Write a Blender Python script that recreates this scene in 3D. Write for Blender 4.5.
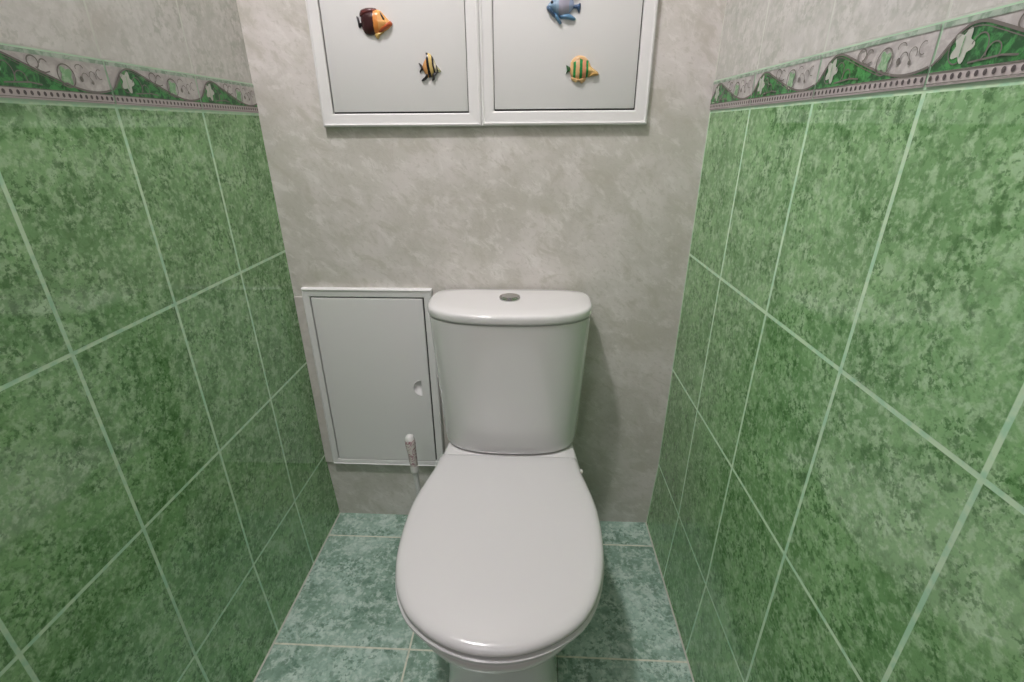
import bpy, bmesh, math, random
from mathutils import Matrix, Vector
random.seed(4)
for o in list(bpy.data.objects):
    bpy.data.objects.remove(o)
S = bpy.context.scene
COL = S.collection

# ------------------------------------------------------------------ camera
cam_d = bpy.data.cameras.new('camera')
cam = bpy.data.objects.new('camera', cam_d)
COL.objects.link(cam)
cam_d.sensor_fit = 'HORIZONTAL'
cam_d.sensor_width = 36.0
cam_d.lens = 483.45 / 1024 * 36.0
cam_d.clip_start = 0.01
R3 = Matrix(((0.9987571970557289, -0.014783882831621716, 0.04759724926720776),
             (0.04953735312023742, 0.39960011943121865, -0.9153500943335269),
             (-0.005487437947232958, 0.916570336285752, 0.3998358496505768)))
cam.matrix_world = Matrix.Translation((0.6078, -1.1335, 1.0845)) @ R3.to_4x4()
S.camera = cam

# ------------------------------------------------------------------ light, exposure
S.view_settings.view_transform = 'Standard'
S.view_settings.look = 'None'
S.view_settings.gamma = 1.0
S.view_settings.use_curve_mapping = False
S.view_settings.exposure = 0.0
wd = bpy.data.worlds.new('world')
S.world = wd
wd.use_nodes = True
wd.node_tree.nodes['Background'].inputs[0].default_value = (1.0, 0.955, 0.99, 1)
wd.node_tree.nodes['Background'].inputs[1].default_value = 0.22     # even fill light added through the open doorway


def area_light(name, loc, size, power, color, rot=(0, 0, 0)):
    d = bpy.data.lights.new(name, 'AREA')
    d.shape = 'DISK'
    d.size = size
    d.energy = power
    d.color = color
    o = bpy.data.objects.new(name, d)
    o.location = loc
    o.rotation_euler = rot
    COL.objects.link(o)
    return o


area_light('ceiling_light', (0.13, -0.82, 2.62), 0.13, 21.5, (1.0, 0.95, 0.985))
# added fill lamp, up to the left outside the doorway, lifting walls and cistern
area_light('doorway_fill_light', (0.05, -2.05, 2.0), 0.45, 3.2, (1.0, 0.95, 0.985), (math.radians(62), 0, math.radians(-24)))

# ------------------------------------------------------------------ room numbers
TW = 0.1978                    # wall tile width
OFF = {'l': 0.1938, 'r': 0.1996}
ZROW = {'l': 0.2188, 'r': 0.2173}
ZB0 = {'l': 1.1188, 'r': 1.1173}       # underside of the border tiles
ZB1 = {'l': 1.1775, 'r': 1.1735}       # top of the border tiles
YF = -0.98                     # front of the closet
ZC = 2.65


def wall_x(side, y, z):
    if side == 'l':
        x = -0.0009 * z - 0.0061 * y
        if z < 0.2188:
            x += 0.011 * (0.2188 - z) / 0.2188
        return x
    x = 0.961 + 0.0035 * z - 0.0195 * y
    if z < 0.2173:
        x -= 0.011 * (0.2173 - z) / 0.2173
    return x


# ------------------------------------------------------------------ helpers
def link(name, bm, mats, parent=None, smooth=40, recalc=True):
    if recalc:
        bmesh.ops.recalc_face_normals(bm, faces=bm.faces)
    me = bpy.data.meshes.new(name)
    bm.to_mesh(me)
    bm.free()
    if not isinstance(mats, (list, tuple)):
        mats = [mats]
    for m in mats:
        me.materials.append(m)
    if smooth:
        me.polygons.foreach_set('use_smooth', [True] * len(me.polygons))
        me.set_sharp_from_angle(angle=math.radians(smooth))
    o = bpy.data.objects.new(name, me)
    COL.objects.link(o)
    if parent:
        o.parent = parent
    return o


def empty(name, loc):
    o = bpy.data.objects.new(name, None)
    o.location = loc
    o.empty_display_size = 0.05
    COL.objects.link(o)
    return o


def tag(o, label, cat, group=None):
    o['label'] = label
    o['category'] = cat
    if group:
        o['group'] = group
    return o


def struct(o):
    o['kind'] = 'structure'
    return o


def loft(bm, loops, cap0=True, cap1=True, mi=0, closed=True):
    vs = [[bm.verts.new(p) for p in lp] for lp in loops]
    n = len(loops[0])
    for a, b in zip(vs, vs[1:]):
        for i in range(n if closed else n - 1):
            j = (i + 1) % n
            f = bm.faces.new((a[i], a[j], b[j], b[i]))
            f.material_index = mi
    if cap0:
        bm.faces.new(vs[0][::-1]).material_index = mi
    if cap1:
        bm.faces.new(vs[-1]).material_index = mi
    return vs


def box(bm, x0, x1, y0, y1, z0, z1, bev=0.0, seg=2, mi=0):
    r = bmesh.ops.create_cube(bm, size=1.0)
    for v in r['verts']:
        v.co = Vector((x0 + (v.co.x + .5) * (x1 - x0), y0 + (v.co.y + .5) * (y1 - y0), z0 + (v.co.z + .5) * (z1 - z0)))
    fs = {f for v in r['verts'] for f in v.link_faces}
    for f in fs:
        f.material_index = mi
    if bev:
        es = list({e for v in r['verts'] for e in v.link_edges})
        bmesh.ops.bevel(bm, geom=es, offset=bev, segments=seg, affect='EDGES', profile=0.5)


def lathe(bm, prof, org=(0, 0, 0), axis=(0, 0, 1), n=24, mi=0, sx=1.0, sy=1.0):
    q = Vector((0, 0, 1)).rotation_difference(Vector(axis))
    loops = []
    for r, h in prof:
        r = max(r, 1e-5)
        loops.append([Vector(org) + q @ Vector((r * sx * math.cos(2 * math.pi * i / n), r * sy * math.sin(2 * math.pi * i / n), h)) for i in range(n)])
    loft(bm, loops, mi=mi)


def tube(bm, pts, rad, n=10, mi=0):
    loops = []
    for i, p in enumerate(pts):
        p = Vector(p)
        d = (Vector(pts[min(i + 1, len(pts) - 1)]) - Vector(pts[max(i - 1, 0)])).normalized()
        q = Vector((0, 0, 1)).rotation_difference(d)
        r = rad[i] if isinstance(rad, (list, tuple)) else rad
        loops.append([p + q @ Vector((r * math.cos(2 * math.pi * k / n), r * math.sin(2 * math.pi * k / n), 0)) for k in range(n)])
    loft(bm, loops, mi=mi)


def interp(tab, t):
    """monotone-ish cubic through (t, v) pairs"""
    n = len(tab)
    if t <= tab[0][0]:
        return tab[0][1]
    if t >= tab[-1][0]:
        return tab[-1][1]
    for i in range(n - 1):
        if tab[i][0] <= t <= tab[i + 1][0]:
            break

    def m(k):
        a, b = max(k - 1, 0), min(k + 1, n - 1)
        return (tab[b][1] - tab[a][1]) / (tab[b][0] - tab[a][0])
    h = tab[i + 1][0] - tab[i][0]
    u = (t - tab[i][0]) / h
    return ((2 * u**3 - 3 * u**2 + 1) * tab[i][1] + (u**3 - 2 * u**2 + u) * h * m(i)
            + (-2 * u**3 + 3 * u**2) * tab[i + 1][1] + (u**3 - u**2) * h * m(i + 1))


# ------------------------------------------------------------------ node helpers
class NT:
    def __init__(s, name):
        s.m = bpy.data.materials.new(name)
        s.m.use_nodes = True
        s.t = s.m.node_tree
        s.b = s.t.nodes['Principled BSDF']

    def n(s, kind, **kw):
        nd = s.t.nodes.new(kind)
        for k, v in kw.items():
            setattr(nd, k, v)
        return nd

    def L(s, a, b):
        s.t.links.new(a, b)

    def put(s, sock, v):
        if isinstance(v, bpy.types.NodeSocket):
            s.L(v, sock)
        else:
            sock.default_value = v

    def math(s, op, a, b=0.0, c=0.0):
        nd = s.n('ShaderNodeMath', operation=op)
        for i, v in enumerate((a, b, c)):
            s.put(nd.inputs[i], v)
        return nd.outputs[0]

    def mix(s, fac, a, b, mode='MIX'):
        nd = s.n('ShaderNodeMix', data_type='RGBA', blend_type=mode)
        s.put(nd.inputs[0], fac)
        s.put(nd.inputs[6], a if isinstance(a, bpy.types.NodeSocket) else (*a, 1))
        s.put(nd.inputs[7], b if isinstance(b, bpy.types.NodeSocket) else (*b, 1))
        return nd.outputs[2]

    def noise(s, vec, scale, detail=4, rough=0.55, dist=0.0):
        nd = s.n('ShaderNodeTexNoise')
        s.put(nd.inputs['Vector'], vec)
        nd.inputs['Scale'].default_value = scale
        nd.inputs['Detail'].default_value = detail
        nd.inputs['Roughness'].default_value = rough
        nd.inputs['Distortion'].default_value = dist
        return nd.outputs['Fac']

    def step(s, v, lo, hi, a=0.0, b=1.0):
        nd = s.n('ShaderNodeMapRange', interpolation_type='SMOOTHSTEP')
        s.put(nd.inputs['Value'], v)
        nd.inputs['From Min'].default_value = lo
        nd.inputs['From Max'].default_value = hi
        nd.inputs['To Min'].default_value = a
        nd.inputs['To Max'].default_value = b
        return nd.outputs['Result']

    def obj(s):
        return s.n('ShaderNodeTexCoord').outputs['Object']

    def xyz(s, v):
        nd = s.n('ShaderNodeSeparateXYZ')
        s.L(v, nd.inputs[0])
        return nd.outputs

    def bump(s, h, strength, dist=0.002):
        nd = s.n('ShaderNodeBump')
        nd.inputs['Strength'].default_value = strength
        nd.inputs['Distance'].default_value = dist
        s.L(h, nd.inputs['Height'])
        s.L(nd.outputs[0], s.b.inputs['Normal'])


def plain(name, col, rough=0.4, metal=0.0, coat=0.0, spec=0.5):
    k = NT(name)
    k.b.inputs['Base Color'].default_value = (*col, 1)
    k.b.inputs['Roughness'].default_value = rough
    k.b.inputs['Metallic'].default_value = metal
    k.b.inputs['Coat Weight'].default_value = coat
    k.b.inputs['Coat Roughness'].default_value = 0.05
    k.b.inputs['Specular IOR Level'].default_value = spec
    return k.m


def tile_mat(name, axes, origin, size, gw, cols, grout, grout2, rough=0.1, coarse=1.0, spec=0.5, hlines=True):
    """glazed mottled tiles: axes = two of 'xyz'; origin = a grout crossing; size = tile pitch"""
    k = NT(name)
    o = k.obj()
    c = dict(zip('xyz', k.xyz(o)))
    u = k.math('DIVIDE', k.math('SUBTRACT', c[axes[0]], origin[0]), size[0])
    v = k.math('DIVIDE', k.math('SUBTRACT', c[axes[1]], origin[1]), size[1])
    iu, iv = k.math('FLOOR', u), k.math('FLOOR', v)
    fu, fv = k.math('FRACT', u), k.math('FRACT', v)
    du = k.math('MULTIPLY', k.math('MINIMUM', fu, k.math('SUBTRACT', 1.0, fu)), size[0])
    dv = k.math('MULTIPLY', k.math('MINIMUM', fv, k.math('SUBTRACT', 1.0, fv)), size[1])
    d = k.math('MINIMUM', du, dv) if hlines else du
    cb = k.n('ShaderNodeCombineXYZ')
    k.L(iu, cb.inputs[0])
    k.L(iv, cb.inputs[1])
    wn = k.n('ShaderNodeTexWhiteNoise', noise_dimensions='3D')
    k.L(cb.outputs[0], wn.inputs['Vector'])
    va = k.n('ShaderNodeVectorMath', operation='MULTIPLY_ADD')
    k.L(wn.outputs['Color'], va.inputs[0])
    va.inputs[1].default_value = (7, 7, 7)
    k.L(o, va.inputs[2])
    p = va.outputs[0]
    n1 = k.noise(p, 9 * coarse, 3, 0.55, 0.2)
    n2 = k.noise(p, 60 * coarse, 4, 0.62)
    n3 = k.noise(p, 130 * coarse, 3, 0.65)
    n4 = k.noise(p, 38 * coarse, 5, 0.66, 0.3)
    n5 = k.noise(p, 90 * coarse, 3, 0.6)
    clump = k.step(k.noise(p, 20 * coarse, 3, 0.6), 0.40, 0.62)
    dark, mid, light, speck = cols
    a = k.mix(k.step(n1, 0.38, 0.62), dark, mid)
    a = k.mix(k.math('MULTIPLY', k.step(n4, 0.48, 0.62), 0.60), a, light)
    a = k.mix(k.math('MULTIPLY', k.step(n5, 0.52, 0.64), 0.55), a, light)
    a = k.mix(k.math('MULTIPLY', k.step(n2, 0.50, 0.64), k.math('ADD', 0.30, k.math('MULTIPLY', clump, 0.5))), a, speck)
    a = k.mix(k.math('MULTIPLY', k.step(n3, 0.51, 0.60), k.math('ADD', 0.24, k.math('MULTIPLY', clump, 0.55))), a, speck)
    gm = k.step(d, gw * 0.5, gw * 0.75, 1.0, 0.0)
    gn = k.noise(o, 60, 3)
    gc = k.mix(k.step(gn, 0.4, 0.65), grout, grout2)
    k.L(k.mix(gm, a, gc), k.b.inputs['Base Color'])
    k.L(k.math('ADD', k.math('MULTIPLY', gm, 0.5), rough), k.b.inputs['Roughness'])
    k.b.inputs['Specular IOR Level'].default_value = spec
    h = k.math('ADD', k.math('MULTIPLY', gm, -1.0), k.math('MULTIPLY', k.noise(p, 9, 2), 0.35))
    k.bump(h, 0.16, 0.0012)
    return k.m


GREEN = ((0.160, 0.345, 0.130), (0.250, 0.475, 0.205), (0.450, 0.675, 0.400), (0.052, 0.160, 0.040))
GROUT = ((0.56, 0.76, 0.52), (0.38, 0.66, 0.44))
M_green = {s: tile_mat('green_wall_tile_' + s, 'yz', (-OFF[s], ZROW[s]), (TW, 0.30), 0.0044, GREEN, *GROUT, rough=0.035, spec=0.8, coarse=1.2) for s in 'lr'}
PALE = ((0.53, 0.53, 0.49), (0.60, 0.59, 0.56), (0.68, 0.67, 0.64), (0.43, 0.44, 0.39))
M_pale = {s: tile_mat('pale_wall_tile_' + s, 'yz', (-OFF[s], ZB1[s]), (TW, 0.30), 0.0028, PALE, (0.58, 0.60, 0.54), (0.52, 0.55, 0.49), rough=0.12, coarse=0.8) for s in 'lr'}
TEAL = ((0.225, 0.350, 0.270), (0.385, 0.530, 0.450), (0.600, 0.720, 0.650), (0.130, 0.225, 0.165))
M_floor = tile_mat('teal_floor_tile', 'xy', (0.332, -0.0905), (0.333, 0.3265), 0.0034, TEAL, (0.66, 0.66, 0.54), (0.50, 0.52, 0.42), rough=0.22, coarse=0.8)


def wallpaper_mat():
    k = NT('plaster_pattern_wallpaper')
    o = k.obj()
    mp = k.n('ShaderNodeMapping', vector_type='TEXTURE')
    mp.inputs['Rotation'].default_value = (0, math.radians(38), 0)
    mp.inputs['Scale'].default_value = (1.0, 1.0, 0.55)
    k.L(o, mp.inputs[0])
    p = mp.outputs[0]
    n1 = k.noise(o, 7.0, 4, 0.6, 0.3)
    n2 = k.noise(p, 20, 6, 0.66, 0.5)
    n3 = k.noise(p, 60, 5, 0.7, 0.4)
    n4 = k.noise(p, 14, 7, 0.7, 0.6)
    a = k.mix(k.step(n1, 0.36, 0.64), (0.575, 0.555, 0.50), (0.69, 0.655, 0.62))
    a = k.mix(k.math('MULTIPLY', k.step(n2, 0.50, 0.64), 0.55), a, (0.80, 0.77, 0.74))
    a = k.mix(k.math('MULTIPLY', k.step(n4, 0.50, 0.66), 0.65), a, (0.49, 0.47, 0.40))
    vein = k.math('ABSOLUTE', k.math('SUBTRACT', n4, 0.50))
    a = k.mix(k.math('MULTIPLY', k.math('MULTIPLY', k.step(vein, 0.0, 0.022, 1.0, 0.0), k.step(n1, 0.62, 0.42)), 0.45), a, (0.47, 0.45, 0.39))
    a = k.mix(k.math('MULTIPLY', k.step(n3, 0.52, 0.66), 0.55), a, (0.50, 0.48, 0.42))
    k.L(a, k.b.inputs['Base Color'])
    k.b.inputs['Roughness'].default_value = 0.55
    k.bump(n3, 0.12, 0.001)
    return k.m


M_paper = wallpaper_mat()
M_white = plain('white_enamelled_hatch', (0.79, 0.785, 0.775), 0.5)
M_porc = plain('white_porcelain', (0.75, 0.74, 0.735), 0.07, coat=0.5)
M_seat = plain('white_seat_plastic', (0.645, 0.635, 0.635), 0.16)
M_chrome = plain('chrome', (0.55, 0.55, 0.54), 0.16, metal=1.0)
M_gap = plain('gap_shade', (0.03, 0.03, 0.028), 0.7)  # near-black sheet behind the doors, paints the shade into their gaps
M_paint = plain('white_ceiling_paint', (0.78, 0.77, 0.75), 0.7)
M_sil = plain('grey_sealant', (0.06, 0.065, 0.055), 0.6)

# ------------------------------------------------------------------ the room shell
def side_wall(side):
    bm = bmesh.new()
    zr = ZROW[side]
    zs = [0.0, zr * 0.5, zr, zr + 0.3, zr + 0.6, ZB0[side], ZB1[side], 1.6, 2.0, ZC]
    ys = [0.0, -0.3, -0.6, -0.85, YF]
    g = [[bm.verts.new((wall_x(side, y, z), y, z)) for y in ys] for z in zs]
    for i in range(len(zs) - 1):
        for j in range(len(ys) - 1):
            f = bm.faces.new((g[i][j], g[i][j + 1], g[i + 1][j + 1], g[i + 1][j]))
            f.material_index = 0 if zs[i] < ZB0[side] - 0.001 else 1
    sgn = -1 if side == 'l' else 1
    # give the wall its thickness
    r = bmesh.ops.extrude_face_region(bm, geom=bm.faces[:])
    for v in r['geom']:
        if isinstance(v, bmesh.types.BMVert):
            v.co.x = -0.10 if side == 'l' else 1.10
    struct(link('wall_left' if side == 'l' else 'wall_right', bm, [M_green[side], M_pale[side]], smooth=0))


side_wall('l')
side_wall('r')
bm = bmesh.new()
box(bm, -0.10, 1.10, 0.0, 0.10, 0.0, ZC)
struct(link('wall_back', bm, M_paper, smooth=0))
bm = bmesh.new()
box(bm, -0.10, 1.10, YF - 0.06, 0.10, -0.08, 0.0)
struct(link('floor', bm, M_floor, smooth=0))
bm = bmesh.new()
box(bm, -0.60, 1.60, -2.6, YF - 0.06, -0.08, 0.0)
struct(link('floor_bounce', bm, plain('brown_bounce_floor', (0.22, 0.125, 0.07), 0.4), smooth=0))  # unseen added floor, brown so that warm light bounces under the bowl
bm = bmesh.new()
box(bm, -0.10, 1.10, YF - 0.12, 0.10, ZC, ZC + 0.08)
struct(link('ceiling', bm, M_paint, smooth=0))
# front wall with the open doorway the photographer stands in
bm = bmesh.new()
box(bm, -0.10, 1.10, YF - 0.12, YF, 2.08, ZC)
struct(link('wall_front', bm, M_paint, smooth=0))
M_bounce = plain('brown_bounce_casing', (0.30, 0.19, 0.12), 0.45)  # for the unseen added jambs, brown to warm the light bounced from the front
bm = bmesh.new()
box(bm, -0.10, 0.09, YF - 0.12, YF, 0, 2.08)
struct(link('trim_6', bm, M_bounce, smooth=0))
bm = bmesh.new()
box(bm, 0.89, 1.10, YF - 0.12, YF, 0, 2.08)
struct(link('trim_7', bm, M_bounce, smooth=0))

# ------------------------------------------------------------------ decorated border tiles (listel)
def speckle(name, c0, c1, scale, rough=0.15, lo=0.42, hi=0.6):
    k = NT(name)
    o = k.obj()
    k.L(k.mix(k.step(k.noise(o, scale, 5, 0.65, 0.6), lo, hi), c0, c1), k.b.inputs['Base Color'])
    k.b.inputs['Roughness'].default_value = rough
    return k.m


B_base = speckle('border_pale_grey', (0.44, 0.41, 0.40), (0.56, 0.54, 0.52), 60)
B_green = speckle('border_deep_green', (0.015, 0.09, 0.025), (0.06, 0.30, 0.075), 90)
B_line = plain('border_brown_line', (0.165, 0.155, 0.135), 0.2)
B_top = speckle('border_sage_band', (0.23, 0.33, 0.24), (0.42, 0.50, 0.42), 70)
B_leaf = plain('border_pale_leaf', (0.50, 0.53, 0.46), 0.2)
B_leafg = speckle('border_green_leaf', (0.20, 0.38, 0.20), (0.34, 0.50, 0.32), 150)
B_grout = plain('border_grout', (0.44, 0.66, 0.46), 0.5)
B_band = plain('border_mauve_band', (0.50, 0.45, 0.44), 0.2)
B_dot = plain('border_dark_dots', (0.09, 0.075, 0.075), 0.2)
BM = [B_base, B_green, B_line, B_top, B_leaf, B_leafg, B_grout, B_band, B_dot]
WAVE = [(0, .35), (.04, .47), (.09, .67), (.14, .81), (.19, .865), (.25, .85), (.33, .76), (.45, .61), (.56, .48), (.66, .375), (.76, .30), (.84, .275), (.90, .285), (.95, .31), (1, .35)]


def border(side):
    bm = bmesh.new()
    z0, z1 = ZB0[side], ZB1[side]
    H = z1 - z0

    def P(k, s, t, d):
        if side == 'l':
            y = -OFF['l'] - (k) * TW + s * TW
            if k == 0:
                y = -OFF['l'] + s * OFF['l']
        else:
            y = (-OFF['r'] - (k - 1) * TW - s * TW) if k > 0 else -s * OFF['r']
        z = z0 + t * H
        x = wall_x(side, y, z)
        return (x + d, y, z) if side == 'l' else (x - d, y, z)

    def quad(k, s0, s1, t0, t1, d, mi):
        bm.faces.new([bm.verts.new(P(k, s, t, d)) for s, t in ((s0, t0), (s1, t0), (s1, t1), (s0, t1))]).material_index = mi

    def fan(k, pts, d, mi):
        cx = sum(p[0] for p in pts) / len(pts)
        cy = sum(p[1] for p in pts) / len(pts)
        c = bm.verts.new(P(k, cx, cy, d))
        vs = [bm.verts.new(P(k, a, b, d)) for a, b in pts]
        for i in range(len(vs)):
            bm.faces.new((c, vs[i], vs[(i + 1) % len(vs)])).material_index = mi

    def ribbon(k, pts, w, d, mi):
        asp = TW / H
        prev = None
        for i, (s, t) in enumerate(pts):
            a, b = pts[max(i - 1, 0)], pts[min(i + 1, len(pts) - 1)]
            dx, dy = (b[0] - a[0]) * asp, b[1] - a[1]
            l = math.hypot(dx, dy) or 1
            nx, ny = -dy / l * w / asp, dx / l * w
            cur = (bm.verts.new(P(k, s + nx, t + ny, d)), bm.verts.new(P(k, s - nx, t - ny, d)))
            if prev:
                bm.faces.new((prev[0], cur[0], cur[1], prev[1])).material_index = mi
            prev = cur

    def ring(cx, cy, rx, ry, a0=0, a1=360, n=28):
        return [(cx + rx * math.cos(math.radians(a0 + (a1 - a0) * i / n)), cy + ry * math.sin(math.radians(a0 + (a1 - a0) * i / n))) for i in range(n + 1)]

    def leaf(cx, cy, r, rot=0.0, lobes=5):
        out = []
        asp = TW / H
        for i in range(40):
            a = 2 * math.pi * i / 40
            rr = r * (0.80 + 0.20 * math.cos(lobes * a))
            out.append((cx + rr * math.cos(a + rot) / asp, cy + rr * 1.15 * math.sin(a + rot)))
        return out

    for k in range(0, 6):
        quad(k, 0, 1, 0, 1, 0.0004, 6)                    # grout bed
        quad(k, .008, .992, .045, .97, 0.0012, 0)          # glazed body
        quad(k, .008, .992, .885, .965, 0.0018, 3)         # sage top band
        pts = [(i / 60, interp(WAVE, i / 60)) for i in range(61)]
        pts = [(0.008 + a * 0.984, b) for a, b in pts]
        for (a, b), (c, d) in zip(pts, pts[1:]):
            bm.faces.new([bm.verts.new(P(k, *q, 0.0018)) for q in ((a, .255), (c, .255), (c, d), (a, b))]).material_index = 1
        ribbon(k, pts, 0.022, 0.0024, 2)
        ribbon(k, [(a, b - 0.06) for a, b in pts if b > .40], 0.007, 0.0024, 2)
        quad(k, .008, .992, .045, .245, 0.0018, 7)         # beaded band
        quad(k, .008, .992, .235, .255, 0.0024, 2)
        quad(k, .008, .992, .075, .088, 0.0024, 2)
        for i in range(23):
            c = 0.027 + i * 0.043
            fan(k, ring(c, .162, .0105, .046, n=10)[:-1], 0.0024, 8)
        # hump: pale leaf with tendrils
        fan(k, leaf(.165, .57, .225, 1.2), 0.0024, 4)
        ribbon(k, [(.165, .42), (.163, .56), (.165, .70)], 0.012, 0.0028, 5)
        ribbon(k, ring(.145, .56, .052, .23, 95, 290), 0.010, 0.0026, 2)
        ribbon(k, ring(.255, .50, .045, .20, 160, -60), 0.010, 0.0026, 2)
        ribbon(k, ring(.335, .42, .035, .13, 200, -40), 0.010, 0.0026, 2)
        ribbon(k, [(.22, .32), (.30, .34), (.38, .36), (.46, .33)], 0.014, 0.0026, 2)
        # trough: scrolls and an oval with a leaf
        ribbon(k, ring(.655, .555, .062, .225), 0.014, 0.0024, 2)
        fan(k, leaf(.655, .555, .18, .6, 4), 0.0024, 5)
        ribbon(k, ring(.445, .745, .036, .115, -60, 230), 0.014, 0.0024, 2)
        ribbon(k, [(.455, .66), (.475, .60), (.51, .57), (.545, .60)], 0.013, 0.0024, 2)
        ribbon(k, ring(.515, .74, .026, .08, 180, 20), 0.012, 0.0024, 2)
        fan(k, ring(.765, .52, .014, .06, n=12)[:-1], 0.0024, 2)
        ribbon(k, ring(.80, .56, .026, .09, 200, 10), 0.009, 0.0024, 2)
        ribbon(k, ring(.862, .60, .026, .10, 250, -30), 0.009, 0.0024, 2)
        fan(k, ring(.85, .47, .011, .04, n=10)[:-1], 0.0024, 2)
        ribbon(k, ring(.925, .66, .026, .10, 300, 60), 0.009, 0.0024, 2)
        ribbon(k, ring(.77, .74, .03, .07, 200, 0), 0.009, 0.0024, 2)
    o = link('trim_1' if side == 'l' else 'trim_2', bm, BM, smooth=0, recalc=False)
    struct(o)


border('l')
border('r')

# grout / sealant line along the floor edges
def edge_strip(name, side):
    bm = bmesh.new()
    w = 0.003
    loops = []
    for y in (0.0, -0.6, YF):
        x = wall_x(side, y, 0.0)
        s = 1 if side == 'l' else -1
        loops.append([(x, y, 0.0), (x + s * w, y, 0.0), (x + s * w, y, 0.0012), (x, y, 0.003)])
    loft(bm, loops)
    struct(link(name, bm, plain(name + '_sealant', (0.50, 0.52, 0.44), 0.6), smooth=0))


edge_strip('trim_3', 'l')
edge_strip('trim_4', 'r')
# narrow boarding strip between the left wall and the low hatch
bm = bmesh.new()
box(bm, 0.0, 0.030, -0.004, 0.0, 0.195, 0.7035, 0.001, 1)
struct(link('trim_5', bm, speckle('strip_paper', (0.66, 0.62, 0.58), (0.72, 0.68, 0.645), 40, 0.5), smooth=30))

# ------------------------------------------------------------------ hatches
def frame_mesh(x0, x1, z0, z1, wl, wr, wb, wt, depth):
    """mitred moulding; outer rectangle x0..x1, z0..z1, with the width of each side"""
    bm = bmesh.new()
    prof = [(0.0, 0.0), (0.0, depth - 0.004), (0.06, depth - 0.001), (0.16, depth), (0.22, depth - 0.0015), (0.30, depth - 0.002), (0.90, depth - 0.003), (0.97, depth - 0.004), (1.0, depth - 0.006), (1.0, 0.0)]
    loops = []
    for q, d in prof:
        a, b, c, e = x0 + wl * q, x1 - wr * q, z0 + wb * q, z1 - wt * q
        loops.append([(a, -d, c), (b, -d, c), (b, -d, e), (a, -d, e)])
    loft(bm, loops, cap0=False, cap1=False)
    return bm


def hatch(name, label, cat, rect, widths, gaps, group=None):
    x0, x1, z0, z1 = rect
    wl, wr, wb, wt = widths
    gl, gr, gb, gt = gaps
    r = empty(name, ((x0 + x1) / 2, 0.0, z0))
    tag(r, label, cat, group)
    inv = Matrix.Translation(-r.location)

    def add(nm, bm, m, parent=r, smooth=30):
        bmesh.ops.transform(bm, matrix=inv, verts=bm.verts)
        return link(nm, bm, m, parent, smooth)
    add('frame', frame_mesh(x0, x1, z0, z1, wl, wr, wb, wt, 0.014), M_white, smooth=0)
    bm = bmesh.new()
    box(bm, x0 + wl, x1 - wr, -0.002, 0.0, z0 + wb, z1 - wt)
    add('shade_backing', bm, M_gap)
    bm = bmesh.new()
    box(bm, x0 + wl + gl, x1 - wr - gr, -0.0105, -0.003, z0 + wb + gb, z1 - wt - gt, 0.0012, 2)
    d = add('door', bm, M_white)
    return r, d, add


G = 'white hatch cabinets above the toilet'
left_cab, d1, add1 = hatch('wall_cabinet', 'left white hatch cabinet over the cistern, carrying maroon orange and black striped fish magnets', 'cabinet',
                           (0.1437, 0.4882, 1.0925, 1.62), (0.0255, 0.0275, 0.026, 0.026), (0.0028, 0.0012, 0.0030, 0.002), G)
right_cab, d2, add2 = hatch('wall_cabinet', 'right white hatch cabinet over the cistern, carrying blue and green striped fish magnets', 'cabinet',
                            (0.4886, 0.8345, 1.0935, 1.62), (0.0262, 0.0268, 0.028, 0.026), (0.0013, 0.0026, 0.0032, 0.002), G)
low, d3, add3 = hatch('access_hatch', 'low white access hatch on the back wall, left of the toilet cistern', 'hatch',
                      (0.0262, 0.3530, 0.1965, 0.7285), (0.0172, 0.0215, 0.0165, 0.0225), (0.0032, 0.0034, 0.0014, 0.0030))
# recessed finger pull of the low hatch: a half-round scoop cut into the door, with a thin raised lip
cx, cz, r = 0.3070, 0.4525, 0.0235
loc = low.location
bm = bmesh.new()
dshape = [(cx - 0.95 * r * math.sin(math.radians(t)), cz + r * math.cos(math.radians(t))) for t in range(0, 181, 9)]
loft(bm, [[Vector((x, y, z)) - loc for x, z in dshape] for y in (-0.02, 0.01)])
cut = link('cutter', bm, M_white, low, 0)
mod = d3.modifiers.new('scoop', 'BOOLEAN')
mod.operation = 'DIFFERENCE'
mod.solver = 'EXACT'
mod.object = cut
bpy.context.view_layer.update()
me = bpy.data.meshes.new_from_object(d3.evaluated_get(bpy.context.evaluated_depsgraph_get()))
d3.modifiers.clear()
d3.data = me
bpy.data.objects.remove(cut)
me.polygons.foreach_set('use_smooth', [False] * len(me.polygons))
# the cup inside: steep under the upper edge, ramping out to the lower edge
bm = bmesh.new()


def cup(q_top, q_bot, y):
    ox, oz = cx - 0.006, cz + 0.010
    out = []
    for x, z in dshape:
        w = min(max((cz + r - z) / (2 * r), 0), 1)
        q = q_top + (q_bot - q_top) * w
        out.append((ox + (x - ox) * q, y, oz + (z - oz) * q))
    return out


loft(bm, [cup(1.07, 1.07, -0.0105), cup(1.03, 1.03, -0.0116), cup(0.99, 0.99, -0.0112), cup(0.90, 0.84, -0.0060), cup(0.80, 0.30, -0.0026), cup(0.4, 0.15, -0.0022)], cap0=False, cap1=True)
add3('finger_pull', bm, M_white, d3, 60)

# ------------------------------------------------------------------ toilet
TX = 0.5500
toilet = empty('toilet', (TX, -0.35, 0.0))
tag(toilet, 'white close-coupled ceramic toilet with closed lid standing against the back wall', 'toilet')


def tadd(nm, bm, m, parent=toilet, smooth=45):
    bmesh.ops.transform(bm, matrix=Matrix.Translation((-TX, 0.35, 0.0)), verts=bm.verts)
    return link(nm, bm, m, parent, smooth)


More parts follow.
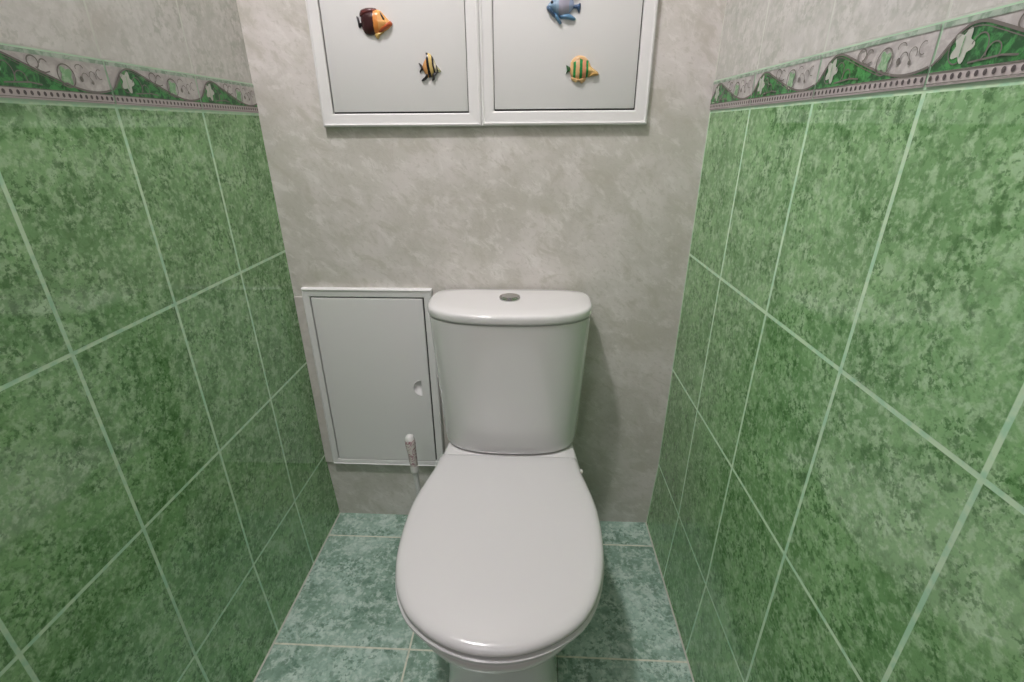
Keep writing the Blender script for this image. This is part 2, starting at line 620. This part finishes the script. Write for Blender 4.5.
# half-width of the lid against distance from the wall
EGG = [(.1980, .1560), (.225, .1595), (.26, .1645), (.31, .1760), (.37, .1870), (.43, .1895), (.49, .1865), (.535, .1785), (.575, .1650), (.613, .1420), (.642, .1085), (.660, .0750), (.6715, .0390), (.6755, .0)]


EGG2 = [(d, w * w) for d, w in EGG]


def egg(k=1.0, z=0.4, back=.198, n=44, grow=0.0):
    """closed outline of the seat/lid, scaled k about the middle and grown by an offset"""
    cy = 0.43
    half = []
    for i in range(n + 1):
        u = i / n
        d = .198 + (.6755 - .198) * math.sin(u * math.pi / 2) ** 1.0
        half.append((math.sqrt(max(interp(EGG2, d), 0.0)), d))
    half[-1] = (0.0, .6755)
    pts = []
    L = [(w, d) for w, d in half]
    full = [(w, d) for w, d in L] + [(-w, d) for w, d in reversed(L[:-1])]
    m = len(full)
    out = []
    for i, (w, d) in enumerate(full):
        a = full[i - 1] if i > 0 else (full[0][0] - 0.01, full[0][1] - 0.03)
        b = full[i + 1] if i < m - 1 else (full[-1][0] + 0.01, full[-1][1] - 0.03)
        tx, ty = b[0] - a[0], b[1] - a[1]
        l = math.hypot(tx, ty) or 1
        nx, ny = ty / l, -tx / l
        dd = d * 1.0
        x, y = w + nx * grow, dd + ny * grow
        x, y = x * k, cy + (y - cy) * k
        if i == 0 or i == m - 1:
            y = back if k == 1.0 else y
        out.append((TX + x, -y, z))
    return out


# ---- bowl: rim with deck, tapering to the foot
def bowl_outline(z, yb, yf, wmax, wb, pw=2.3, n=28, rear=6.0):
    """full closed outline from deck at the back (yb) to the front (yf)"""
    ym = yb + (yf - yb) * 0.60
    out = []
    right = []
    for i in range(n + 1):
        a = math.pi / 2 * i / n
        right.append((wmax * math.cos(a) ** (2 / pw), ym + (yf - ym) * math.sin(a) ** (2 / pw)))
    rear_pts = []
    for i in range(n):
        u = i / n
        d = yb + (ym - yb) * u
        w = wb + (wmax - wb) * (math.sin(u * math.pi / 2) ** 1.6 if u > 0 else 0)
        c = 0.018
        if d - yb < c:
            w -= c * (1 - math.sqrt(max(0, 1 - ((c - (d - yb)) / c) ** 2)))
        rear_pts.append((w, d))
    half = rear_pts + right
    full = half + [(-w, d) for w, d in reversed(half[:-1])]
    return [(TX + w, -d, z) for w, d in full]


bm = bmesh.new()
loops = []
for z, yb, yf, wm, wb, pw in ((0.0, .10, .575, .1165, .105, 5.5), (0.012, .10, .575, .1165, .105, 5.5), (0.02, .103, .572, .1145, .10, 5.0),
                              (0.10, .105, .560, .112, .095, 4.2), (0.17, .10, .560, .114, .098, 3.6), (0.22, .085, .575, .128, .108, 3.0),
                              (0.265, .06, .590, .146, .122, 2.5), (0.295, .035, .622, .160, .137, 2.35), (0.315, .022, .648, .171, .147, 2.22),
                              (0.327, .016, .663, .178, .150, 2.2), (0.338, .016, .671, .182, .150, 2.2), (0.350, .015, .672, .183, .151, 2.2), (0.357, .017, .669, .181, .149, 2.2), (0.360, .022, .663, .175, .144, 2.2)):
    loops.append(bowl_outline(z, yb, yf, wm, wb, pw))
# top: in to the opening and down inside
for z, yb, yf, wm, wb, pw in ((0.360, .25, .625, .140, .06, 2.1), (0.352, .256, .617, .132, .055, 2.1), (0.28, .28, .58, .112, .05, 2.1), (0.20, .32, .50, .07, .04, 2.1)):
    loops.append(bowl_outline(z, yb, yf, wm, wb, pw))
loft(bm, loops)
tadd('bowl', bm, M_porc, smooth=60)
# sealant round the foot
bm = bmesh.new()
a = bowl_outline(0.0, .097, .577, .1185, .107, 5.5)
b = bowl_outline(0.003, .099, .576, .1175, .106, 5.5)
c = bowl_outline(0.003, .104, .570, .110, .100, 5.5)
d = bowl_outline(0.0, .104, .570, .110, .100, 5.5)
loft(bm, [a, b, c, d, a], cap0=False, cap1=False)
tadd('sealant', bm, M_sil)

# ---- seat ring
def inner(z, k=1.0):
    pts = egg(1.0, z)
    n = len(pts)
    return [(TX + (x - TX) * 0.66 * k, -0.455 + (y + 0.43) * 0.70 * k, z) for x, y, z in pts]


bm = bmesh.new()
loops = [inner(0.3625), egg(1, 0.3615, .200, grow=-.010), egg(1, 0.3625, .200, grow=-.004), egg(1, 0.366, .212, grow=.0012), egg(1, 0.371, .212, grow=.0014), egg(1, 0.3745, .200, grow=-.003),
         egg(1, 0.376, .200, grow=-.007), inner(0.376), inner(0.3625)]
loft(bm, loops, cap0=False, cap1=False)
tadd('seat', bm, M_seat, smooth=50)
# ---- lid
bm = bmesh.new()
loops = [egg(0.5, 0.3775), egg(1, 0.3775, .216, grow=-.012), egg(1, 0.3778, .213, grow=-.004), egg(1, 0.3795, .212, grow=-.001), egg(1, 0.3835, .212, grow=0), egg(1, 0.3880, .2125, grow=-.0014), egg(1, 0.3915, .214, grow=-.0045), egg(1, 0.3940, .217, grow=-.0095), egg(1, 0.3955, .222, grow=-.017),
         egg(0.80, 0.3968), egg(0.6, 0.3974), egg(0.35, 0.3978), egg(0.12, 0.398)]
loft(bm, loops)
lid = tadd('lid', bm, M_seat, smooth=50)
# hinge bar and knuckles between lid and cistern, and the bright pin cap on the right
bm = bmesh.new()
tube(bm, [(TX - .100, -.200, .3675), (TX + .100, -.200, .3675)], .0055, 14)
for s in (-1, 1):
    tube(bm, [(TX + s * .075 - .018, -.200, .3680), (TX + s * .075 + .018, -.200, .3680)], .0070, 14)
    box(bm, TX + s * .075 - .014, TX + s * .075 + .014, -.208, -.186, .360, .3690, .002)
tadd('hinge', bm, M_seat, lid)
bm = bmesh.new()
lathe(bm, [(.0, -.012), (.0048, -.012), (.0048, .006), (.0062, .007), (.0062, .011), (.0045, .013), (0, .0135)], (TX + .158, -.232, .3665), (1, 0, 0), 16)
tadd('hinge_pin', bm, plain('pin_white_metal', (0.85, 0.84, 0.8), 0.25), lid)

# ---- cistern
def plan(z, xh, yb, yf, nf=2.7, nb=5.0, n=96, ymf=0.42, cx=0.5490):
    ym = yb + (yf - yb) * ymf
    out = []
    for i in range(n):
        a = 2 * math.pi * i / n
        c, s = math.cos(a), math.sin(a)
        p = nf if s < 0 else nb
        x = xh * math.copysign(abs(c) ** (2 / p), c)
        y = ym - (yf - ym) * abs(s) ** (2 / p) * 1 if False else 0
        if s < 0:
            d = ym + (yf - ym) * abs(s) ** (2 / p)
        else:
            d = ym - (ym - yb) * abs(s) ** (2 / p)
        out.append((cx + x, -d, z))
    return out


bm = bmesh.new()
loops = []
for z, xh, yb, yf in ((0.3605, .150, .020, .160), (0.3625, .158, .014, .168), (0.367, .1625, .011, .173), (0.375, .1645, .010, .1755), (0.39, .1658, .010, .177),
                      (0.45, .1700, .010, .181), (0.55, .1755, .010, .1865), (0.65, .1808, .010, .1915), (0.7065, .1836, .010, .1945), (0.7075, .1800, .012, .190), (0.7110, .1790, .012, .189)):
    loops.append(plan(z, xh, yb, yf))
loft(bm, loops)
cist = tadd('cistern', bm, M_porc, smooth=50)
bm = bmesh.new()
loops = []
for z, xh, yb, yf in ((0.7105, .1760, .012, .186), (0.7105, .1835, .008, .1950), (0.7115, .1850, .0065, .1970), (0.7140, .1858, .006, .1980), (0.7235, .1858, .006, .1980), (0.7275, .1848, .007, .1968), (0.7300, .1822, .009, .194), (0.7318, .177, .013, .188), (0.7330, .150, .03, .160), (0.7335, .08, .06, .13)):
    loops.append(plan(z, xh, yb, yf))
loft(bm, loops)
tadd('cistern_lid', bm, M_porc, cist, 50)
bm = bmesh.new()
bx, by, bz = 0.5490, -0.090, 0.7330
lathe(bm, [(.0, -.001), (.0235, -.001), (.0240, .0045), (.0232, .0064), (.0215, .0070), (.0205, .0058), (.0196, .0060), (.0188, .0080), (.012, .0088), (0, .0090)], (bx, by, bz), (0, 0, 1), 36, sx=1.0, sy=0.95)
tadd('flush_button', bm, M_chrome, cist, 35)

# ------------------------------------------------------------------ toilet brush
brush = empty('toilet_brush', (0.322, -0.125, 0.0))
tag(brush, 'toilet brush with pink patterned white handle standing behind the left of the toilet', 'toilet brush')


def badd(nm, bm, m, parent=brush, smooth=45):
    bmesh.ops.transform(bm, matrix=Matrix.Translation((-0.322, 0.125, 0.0)), verts=bm.verts)
    return link(nm, bm, m, parent, smooth)


def handle_mat():
    k = NT('pink_patterned_handle')
    o = k.obj()
    n = k.noise(o, 42, 2, 0.5, 1.6)
    a = k.mix(k.step(k.math('ABSOLUTE', k.math('SUBTRACT', n, 0.5)), 0.0, 0.06, 1.0, 0.0), (0.74, 0.68, 0.66), (0.40, 0.20, 0.24))
    k.L(a, k.b.inputs['Base Color'])
    k.b.inputs['Roughness'].default_value = 0.25
    return k.m


b0, b1 = Vector((0.3135, -0.1235, 0.015)), Vector((0.2915, -0.118, 0.374))
ax = (b1 - b0).normalized()
LT = (b1 - b0).length
bm = bmesh.new()
lathe(bm, [(0, LT - .094), (.0085, LT - .094), (.0098, LT - .088), (.0108, LT - .076), (.0110, LT - .055), (.0120, LT - .04), (.0132, LT - .022), (.0128, LT - .014), (.0105, LT - .005), (.006, LT - .0005), (0, LT)], b0, ax, 24)
hd = badd('handle', bm, handle_mat())
bm = bmesh.new()
lathe(bm, [(.004, LT - .006), (.0118, LT - .0125), (.0122, LT - .010), (.0098, LT - .002), (.005, LT + .0022), (0, LT + .0028)], b0, ax, 20)
badd('cap', bm, plain('handle_white', (0.80, 0.79, 0.77), 0.25), hd)
bm = bmesh.new()
lathe(bm, [(0, LT - .112), (.0098, LT - .112), (.0112, LT - .109), (.0112, LT - .102), (.0098, LT - .098), (.0108, LT - .095), (.0095, LT - .091), (0, LT - .091)], b0, ax, 24)
badd('collar', bm, plain('collar_white', (0.72, 0.71, 0.68), 0.3), hd)
bm = bmesh.new()
lathe(bm, [(0, 0.03), (.0068, 0.03), (.0068, LT - .110), (0, LT - .110)], b0, ax, 16)
badd('rod', bm, plain('grey_rod', (0.72, 0.71, 0.70), 0.35))
bm = bmesh.new()
lathe(bm, [(0, .012), (.018, .012), (.024, .03), (.024, .075), (.016, .09), (0, .09)], b0 + Vector((0.004, 0, 0.0)), ax, 18)
badd('bristles', bm, speckle('white_bristles', (0.5, 0.5, 0.48), (0.7, 0.7, 0.68), 300, 0.8))
bm = bmesh.new()
lathe(bm, [(0, 0), (.036, 0), (.038, .004), (.0395, .118), (.0385, .121), (.0365, .118), (.034, .008), (0, .008)], (0.322, -0.125, 0), (0, 0, 1), 32)
badd('holder', bm, plain('white_holder', (0.72, 0.71, 0.69), 0.3))

# ------------------------------------------------------------------ fish magnets
def puff(bm, pts, th, y0, rings=7, mi=0, flat=0.0, cx=None, cz=None):
    """pillow-shaped solid: outline in (x, z), bulging towards -y"""
    # smooth the outline
    n = len(pts)
    sm = []
    for i in range(n):
        p0, p1, p2, p3 = pts[i - 1], pts[i], pts[(i + 1) % n], pts[(i + 2) % n]
        for u in (0.0, 0.25, 0.5, 0.75):
            sm.append(tuple(0.5 * (2 * p1[j] + (p2[j] - p0[j]) * u + (2 * p0[j] - 5 * p1[j] + 4 * p2[j] - p3[j]) * u * u + (3 * p1[j] - p0[j] - 3 * p2[j] + p3[j]) * u ** 3) for j in (0, 1)))
    cx = sum(p[0] for p in sm) / len(sm) if cx is None else cx
    cz = sum(p[1] for p in sm) / len(sm) if cz is None else cz
    loops = [[(x, y0, z) for x, z in sm]]
    for r in range(rings):
        q = r / rings
        h = th * (flat + (1 - flat) * math.sqrt(max(0, 1 - (1 - q) ** 2)))
        s = 1 - q * 0.97
        loops.append([(cx + (x - cx) * s, y0 - max(h, th * 0.25), cz + (z - cz) * s) for x, z in sm])
    loft(bm, loops, mi=mi)


def stripe_mat(name, stops, axis=0, slant=0.0, wob=0.0, rough=0.25):
    """bands of paint along local x (constant ramp): stops = [(x, colour), ...]"""
    k = NT(name)
    o = k.obj()
    c = k.xyz(o)
    v = k.math('ADD', c[0], k.math('MULTIPLY', c[2], slant))
    if wob:
        v = k.math('ADD', v, k.math('MULTIPLY', k.math('SUBTRACT', k.noise(o, 90, 2), 0.5), wob))
    nd = k.n('ShaderNodeMapRange')
    k.L(v, nd.inputs['Value'])
    nd.inputs['From Min'].default_value = -0.04
    nd.inputs['From Max'].default_value = 0.04
    rp = k.n('ShaderNodeValToRGB')
    rp.color_ramp.interpolation = 'CONSTANT'
    e = rp.color_ramp.elements
    while len(e) > 1:
        e.remove(e[-1])
    for i, (x, col) in enumerate(stops):
        pos = min(max((x + 0.04) / 0.08, 0.0), 1.0)
        if i == 0:
            e[0].position = pos
            e[0].color = (*col, 1)
        else:
            q = e.new(pos)
            q.color = (*col, 1)
    k.L(nd.outputs[0], rp.inputs[0])
    k.L(rp.outputs[0], k.b.inputs['Base Color'])
    k.b.inputs['Roughness'].default_value = rough
    return k.m


FG = 'fish magnets on the cabinet doors'
YD = -0.0105


def fish(label, cx, cz, px, parts, zsc=0.88):
    """parts: (name, outline in photo-like units, thickness, base depth, material[, parent index]); px = metres per unit, z up"""
    r = empty('fish_magnet', (cx, YD, cz))
    tag(r, label, 'magnet', FG)
    made = []
    for p in parts:
        nm, pts, th, y0, m = p[:5]
        bm = bmesh.new()
        if pts and isinstance(pts[0], str):
            lathe(bm, [(0, -.001), (pts[3] * px, -.0006), (pts[3] * px, .0003), (pts[3] * px * .6, .0011), (0, .0014)], (pts[1] * px, y0, pts[2] * px * zsc), (0, -1, 0), 14)
        else:
            puff(bm, [(x * px, z * px * zsc) for x, z in pts], th, y0)
        par = made[p[5]] if len(p) > 5 else r
        made.append(link(nm, bm, m, par, 50))
    return r


mar, mar2 = (0.040, 0.008, 0.010), (0.085, 0.016, 0.016)
org, yel, red = (0.70, 0.26, 0.055), (0.72, 0.45, 0.12), (0.50, 0.09, 0.018)
m_black = plain('fish_black', (0.012, 0.011, 0.012), 0.3)
m_org = plain('fish_orange', org, 0.28)
m_red = plain('fish_red_orange', red, 0.28)
m_mar = plain('fish_maroon', mar, 0.25)
m_mar2 = plain('fish_maroon_fin', mar2, 0.25)
m_yel = plain('fish_yellow', (0.62, 0.42, 0.13), 0.3)
# 1: maroon and orange
body1 = stripe_mat('fish_maroon_orange', [(-0.04, mar), (0.0005, org), (0.0095, (0.76, 0.40, 0.13))], wob=0.003)
fish('fat fish magnet, dark maroon behind and orange in front, on the left cabinet door', 0.2785, 1.2835, 0.00200,
     [('body', [(-13, 3), (-11, 9), (-6, 11), (1, 11.5), (6, 11), (10, 7), (14, 2), (17.5, -1), (17, -4), (12, -8), (5, -11), (-4, -13), (-9, -12), (-12, -7)], .0125, .0, body1),
      ('dorsal_fin', [(-13.5, 5), (-13, 10.5), (-9, 12.8), (-3, 13.5), (3, 12.5), (3, 8), (-5, 6)], .0085, .0, m_mar2),
      ('tail_fin', [(-17.5, 5.5), (-15.5, 4.5), (-14.5, 0), (-12, -1), (-12, -4), (-14, -4.5), (-15, -6), (-16.5, -4.5), (-16.8, 0)], .005, .0, m_black),
      ('lips', [(8, -5), (12, -2), (16, 0.5), (18, -2), (16.5, -4.5), (11, -8), (5, -11), (3, -9.5)], .011, .0, m_red),
      ('belly_fin', [(-1, -12), (3, -10), (9, -10), (5, -13), (2.5, -16.5), (0.5, -15.5)], .007, .0, m_yel),
      ('gill_mark', [(7.5, 8.5), (9, 7), (11.5, 2), (10.5, 1), (8.8, 4)], .0035, -.0085, m_black, 0)])
# 2: black and yellow striped angelfish
cream = (0.60, 0.50, 0.26)
blk = (0.010, 0.009, 0.010)
body2 = stripe_mat('fish_black_yellow', [(-0.04, (0.60, 0.30, 0.11)), (-0.0052, blk), (0.0004, (0.62, 0.46, 0.17)), (0.0068, blk), (0.0102, (0.55, 0.50, 0.36)), (0.0140, blk), (0.0160, (0.42, 0.40, 0.22))], slant=0.12, wob=0.002)
fish('small angelfish magnet with black and yellow stripes on the left cabinet door', 0.3845, 1.2030, 0.00200,
     [('body', [(-7.5, -1), (-6.5, 4), (-3.8, 9), (-2, 13), (-3.5, 14.8), (-1, 14.6), (2, 12.5), (5, 7.5), (7, 2), (10.5, -2.5), (11, -4.5), (7, -6), (4, -8), (-1, -10.5), (-4, -8.5)], .0095, .0, body2),
      ('tail_fin', [(-11.5, 4.5), (-9.5, 3.8), (-6.5, 0), (-5, -1), (-6, -3.5), (-8.5, -3), (-10.5, -5.5), (-11, -4), (-9.3, -0.5)], .0045, .0, m_black),
      ('belly_fin', [(-3.5, -6), (-0.5, -5), (-1.5, -8.5), (-5, -12.5), (-8.5, -14), (-9.5, -13), (-6, -10)], .007, .0, m_black),
      ('chest_fin', [(2.5, -5.5), (8, -4), (6.5, -7), (4.5, -9.5), (4, -12.5), (1.5, -13.8), (1.8, -10)], .008, .0, m_black)])
# 3: blue fish
blue_body = stripe_mat('fish_blue_body', [(-0.04, (0.20, 0.31, 0.42)), (-0.0135, (0.29, 0.40, 0.52)), (-0.0080, (0.37, 0.36, 0.44)), (0.012, (0.30, 0.37, 0.52))], wob=0.006)
m_bl = plain('fish_navy', (0.035, 0.085, 0.17), 0.3)
m_bl2 = plain('fish_sky_blue', (0.10, 0.23, 0.38), 0.3)
fish('blue fish magnet with lilac flank near the top of the right cabinet door', 0.6520, 1.2985, 0.00206,
     [('body', [(-14.5, 3), (-11, 8), (-6, 13), (2, 15), (8, 11), (10.5, 5), (10, 1), (6, -3.5), (0, -6), (-6, -4), (-12, -0.5)], .0125, .0, blue_body),
      ('dorsal_fin', [(-5, 12), (-1, 16), (6, 18), (13, 17), (15.5, 13), (14, 9.5), (8, 11), (2, 13)], .007, .0, m_bl2),
      ('tail_fin', [(8.5, 4), (9, 1), (13, 0.5), (15, -3), (16, -2.5), (16.8, 3), (16, 6), (14, 4.5)], .006, .0, m_bl),
      ('lips', [(-15, 3.5), (-12.5, 3), (-9, -2), (-5.5, -6), (-8, -7), (-12, -3), (-15, 0.5)], .0105, .0, m_bl),
      ('chest_fin', [(-9, -3), (-5, -4), (-2.5, -9), (-0.5, -12), (-2.5, -13.3), (-6.5, -8.5)], .0085, .0, m_bl2),
      ('belly_fin', [(-3, -5), (4, -3.5), (9, -5.5), (12.5, -8.5), (10.5, -10), (3, -8.5), (-2, -8)], .0085, .0, m_bl2),
      ('eye', ('o', -10.3, 6.0, 1.2), 0, -.0085, m_black, 0)])
# 4: cream fish with green stripes
grn = (0.022, 0.23, 0.06)
crm = (0.66, 0.42, 0.20)
body4 = stripe_mat('fish_green_stripes', [(-0.04, crm), (-0.0185, grn), (-0.0135, crm), (-0.0062, grn), (-0.0005, (0.66, 0.30, 0.16)), (0.0068, grn), (0.0115, (0.62, 0.42, 0.16))], wob=0.002)
m_crm = plain('fish_cream', crm, 0.3)
m_gold = plain('fish_gold', (0.52, 0.31, 0.09), 0.3)
m_grn = plain('fish_green', (0.03, 0.11, 0.035), 0.3)
fish('cream fish magnet with green vertical stripes on the right cabinet door', 0.6950, 1.1970, 0.00200,
     [('body', [(-12.5, 0), (-10.8, 8), (-6, 12), (1, 11.5), (6, 8), (9, 2), (14, -2), (16, -4.5), (10, -6.5), (4, -9), (-4, -11.5), (-9, -10), (-12, -5)], .0115, .0, body4),
      ('dorsal_fin', [(-12, 5), (-10, 10), (-5, 13.4), (1, 12.8), (5, 9.5), (6, 7), (0, 10.5), (-6, 10.5)], .0085, .0, m_crm),
      ('tail_fin', [(-16.2, 4), (-14, 3), (-11.5, 1), (-11.5, -2), (-14, -3), (-16.3, -5), (-15.5, -1)], .006, .0, m_grn),
      ('snout', [(7, -3), (11, -2), (15.5, -4), (17, -5.5), (15, -6.8), (10, -7.5), (6, -8.5)], .0095, .0, m_gold),
      ('belly_fin', [(-11, -8), (-6, -10), (0, -9.5), (4, -9), (3, -12.5), (0, -14.8), (-2.5, -12.8), (-7, -13.2), (-10.5, -11)], .0085, .0, m_crm)])
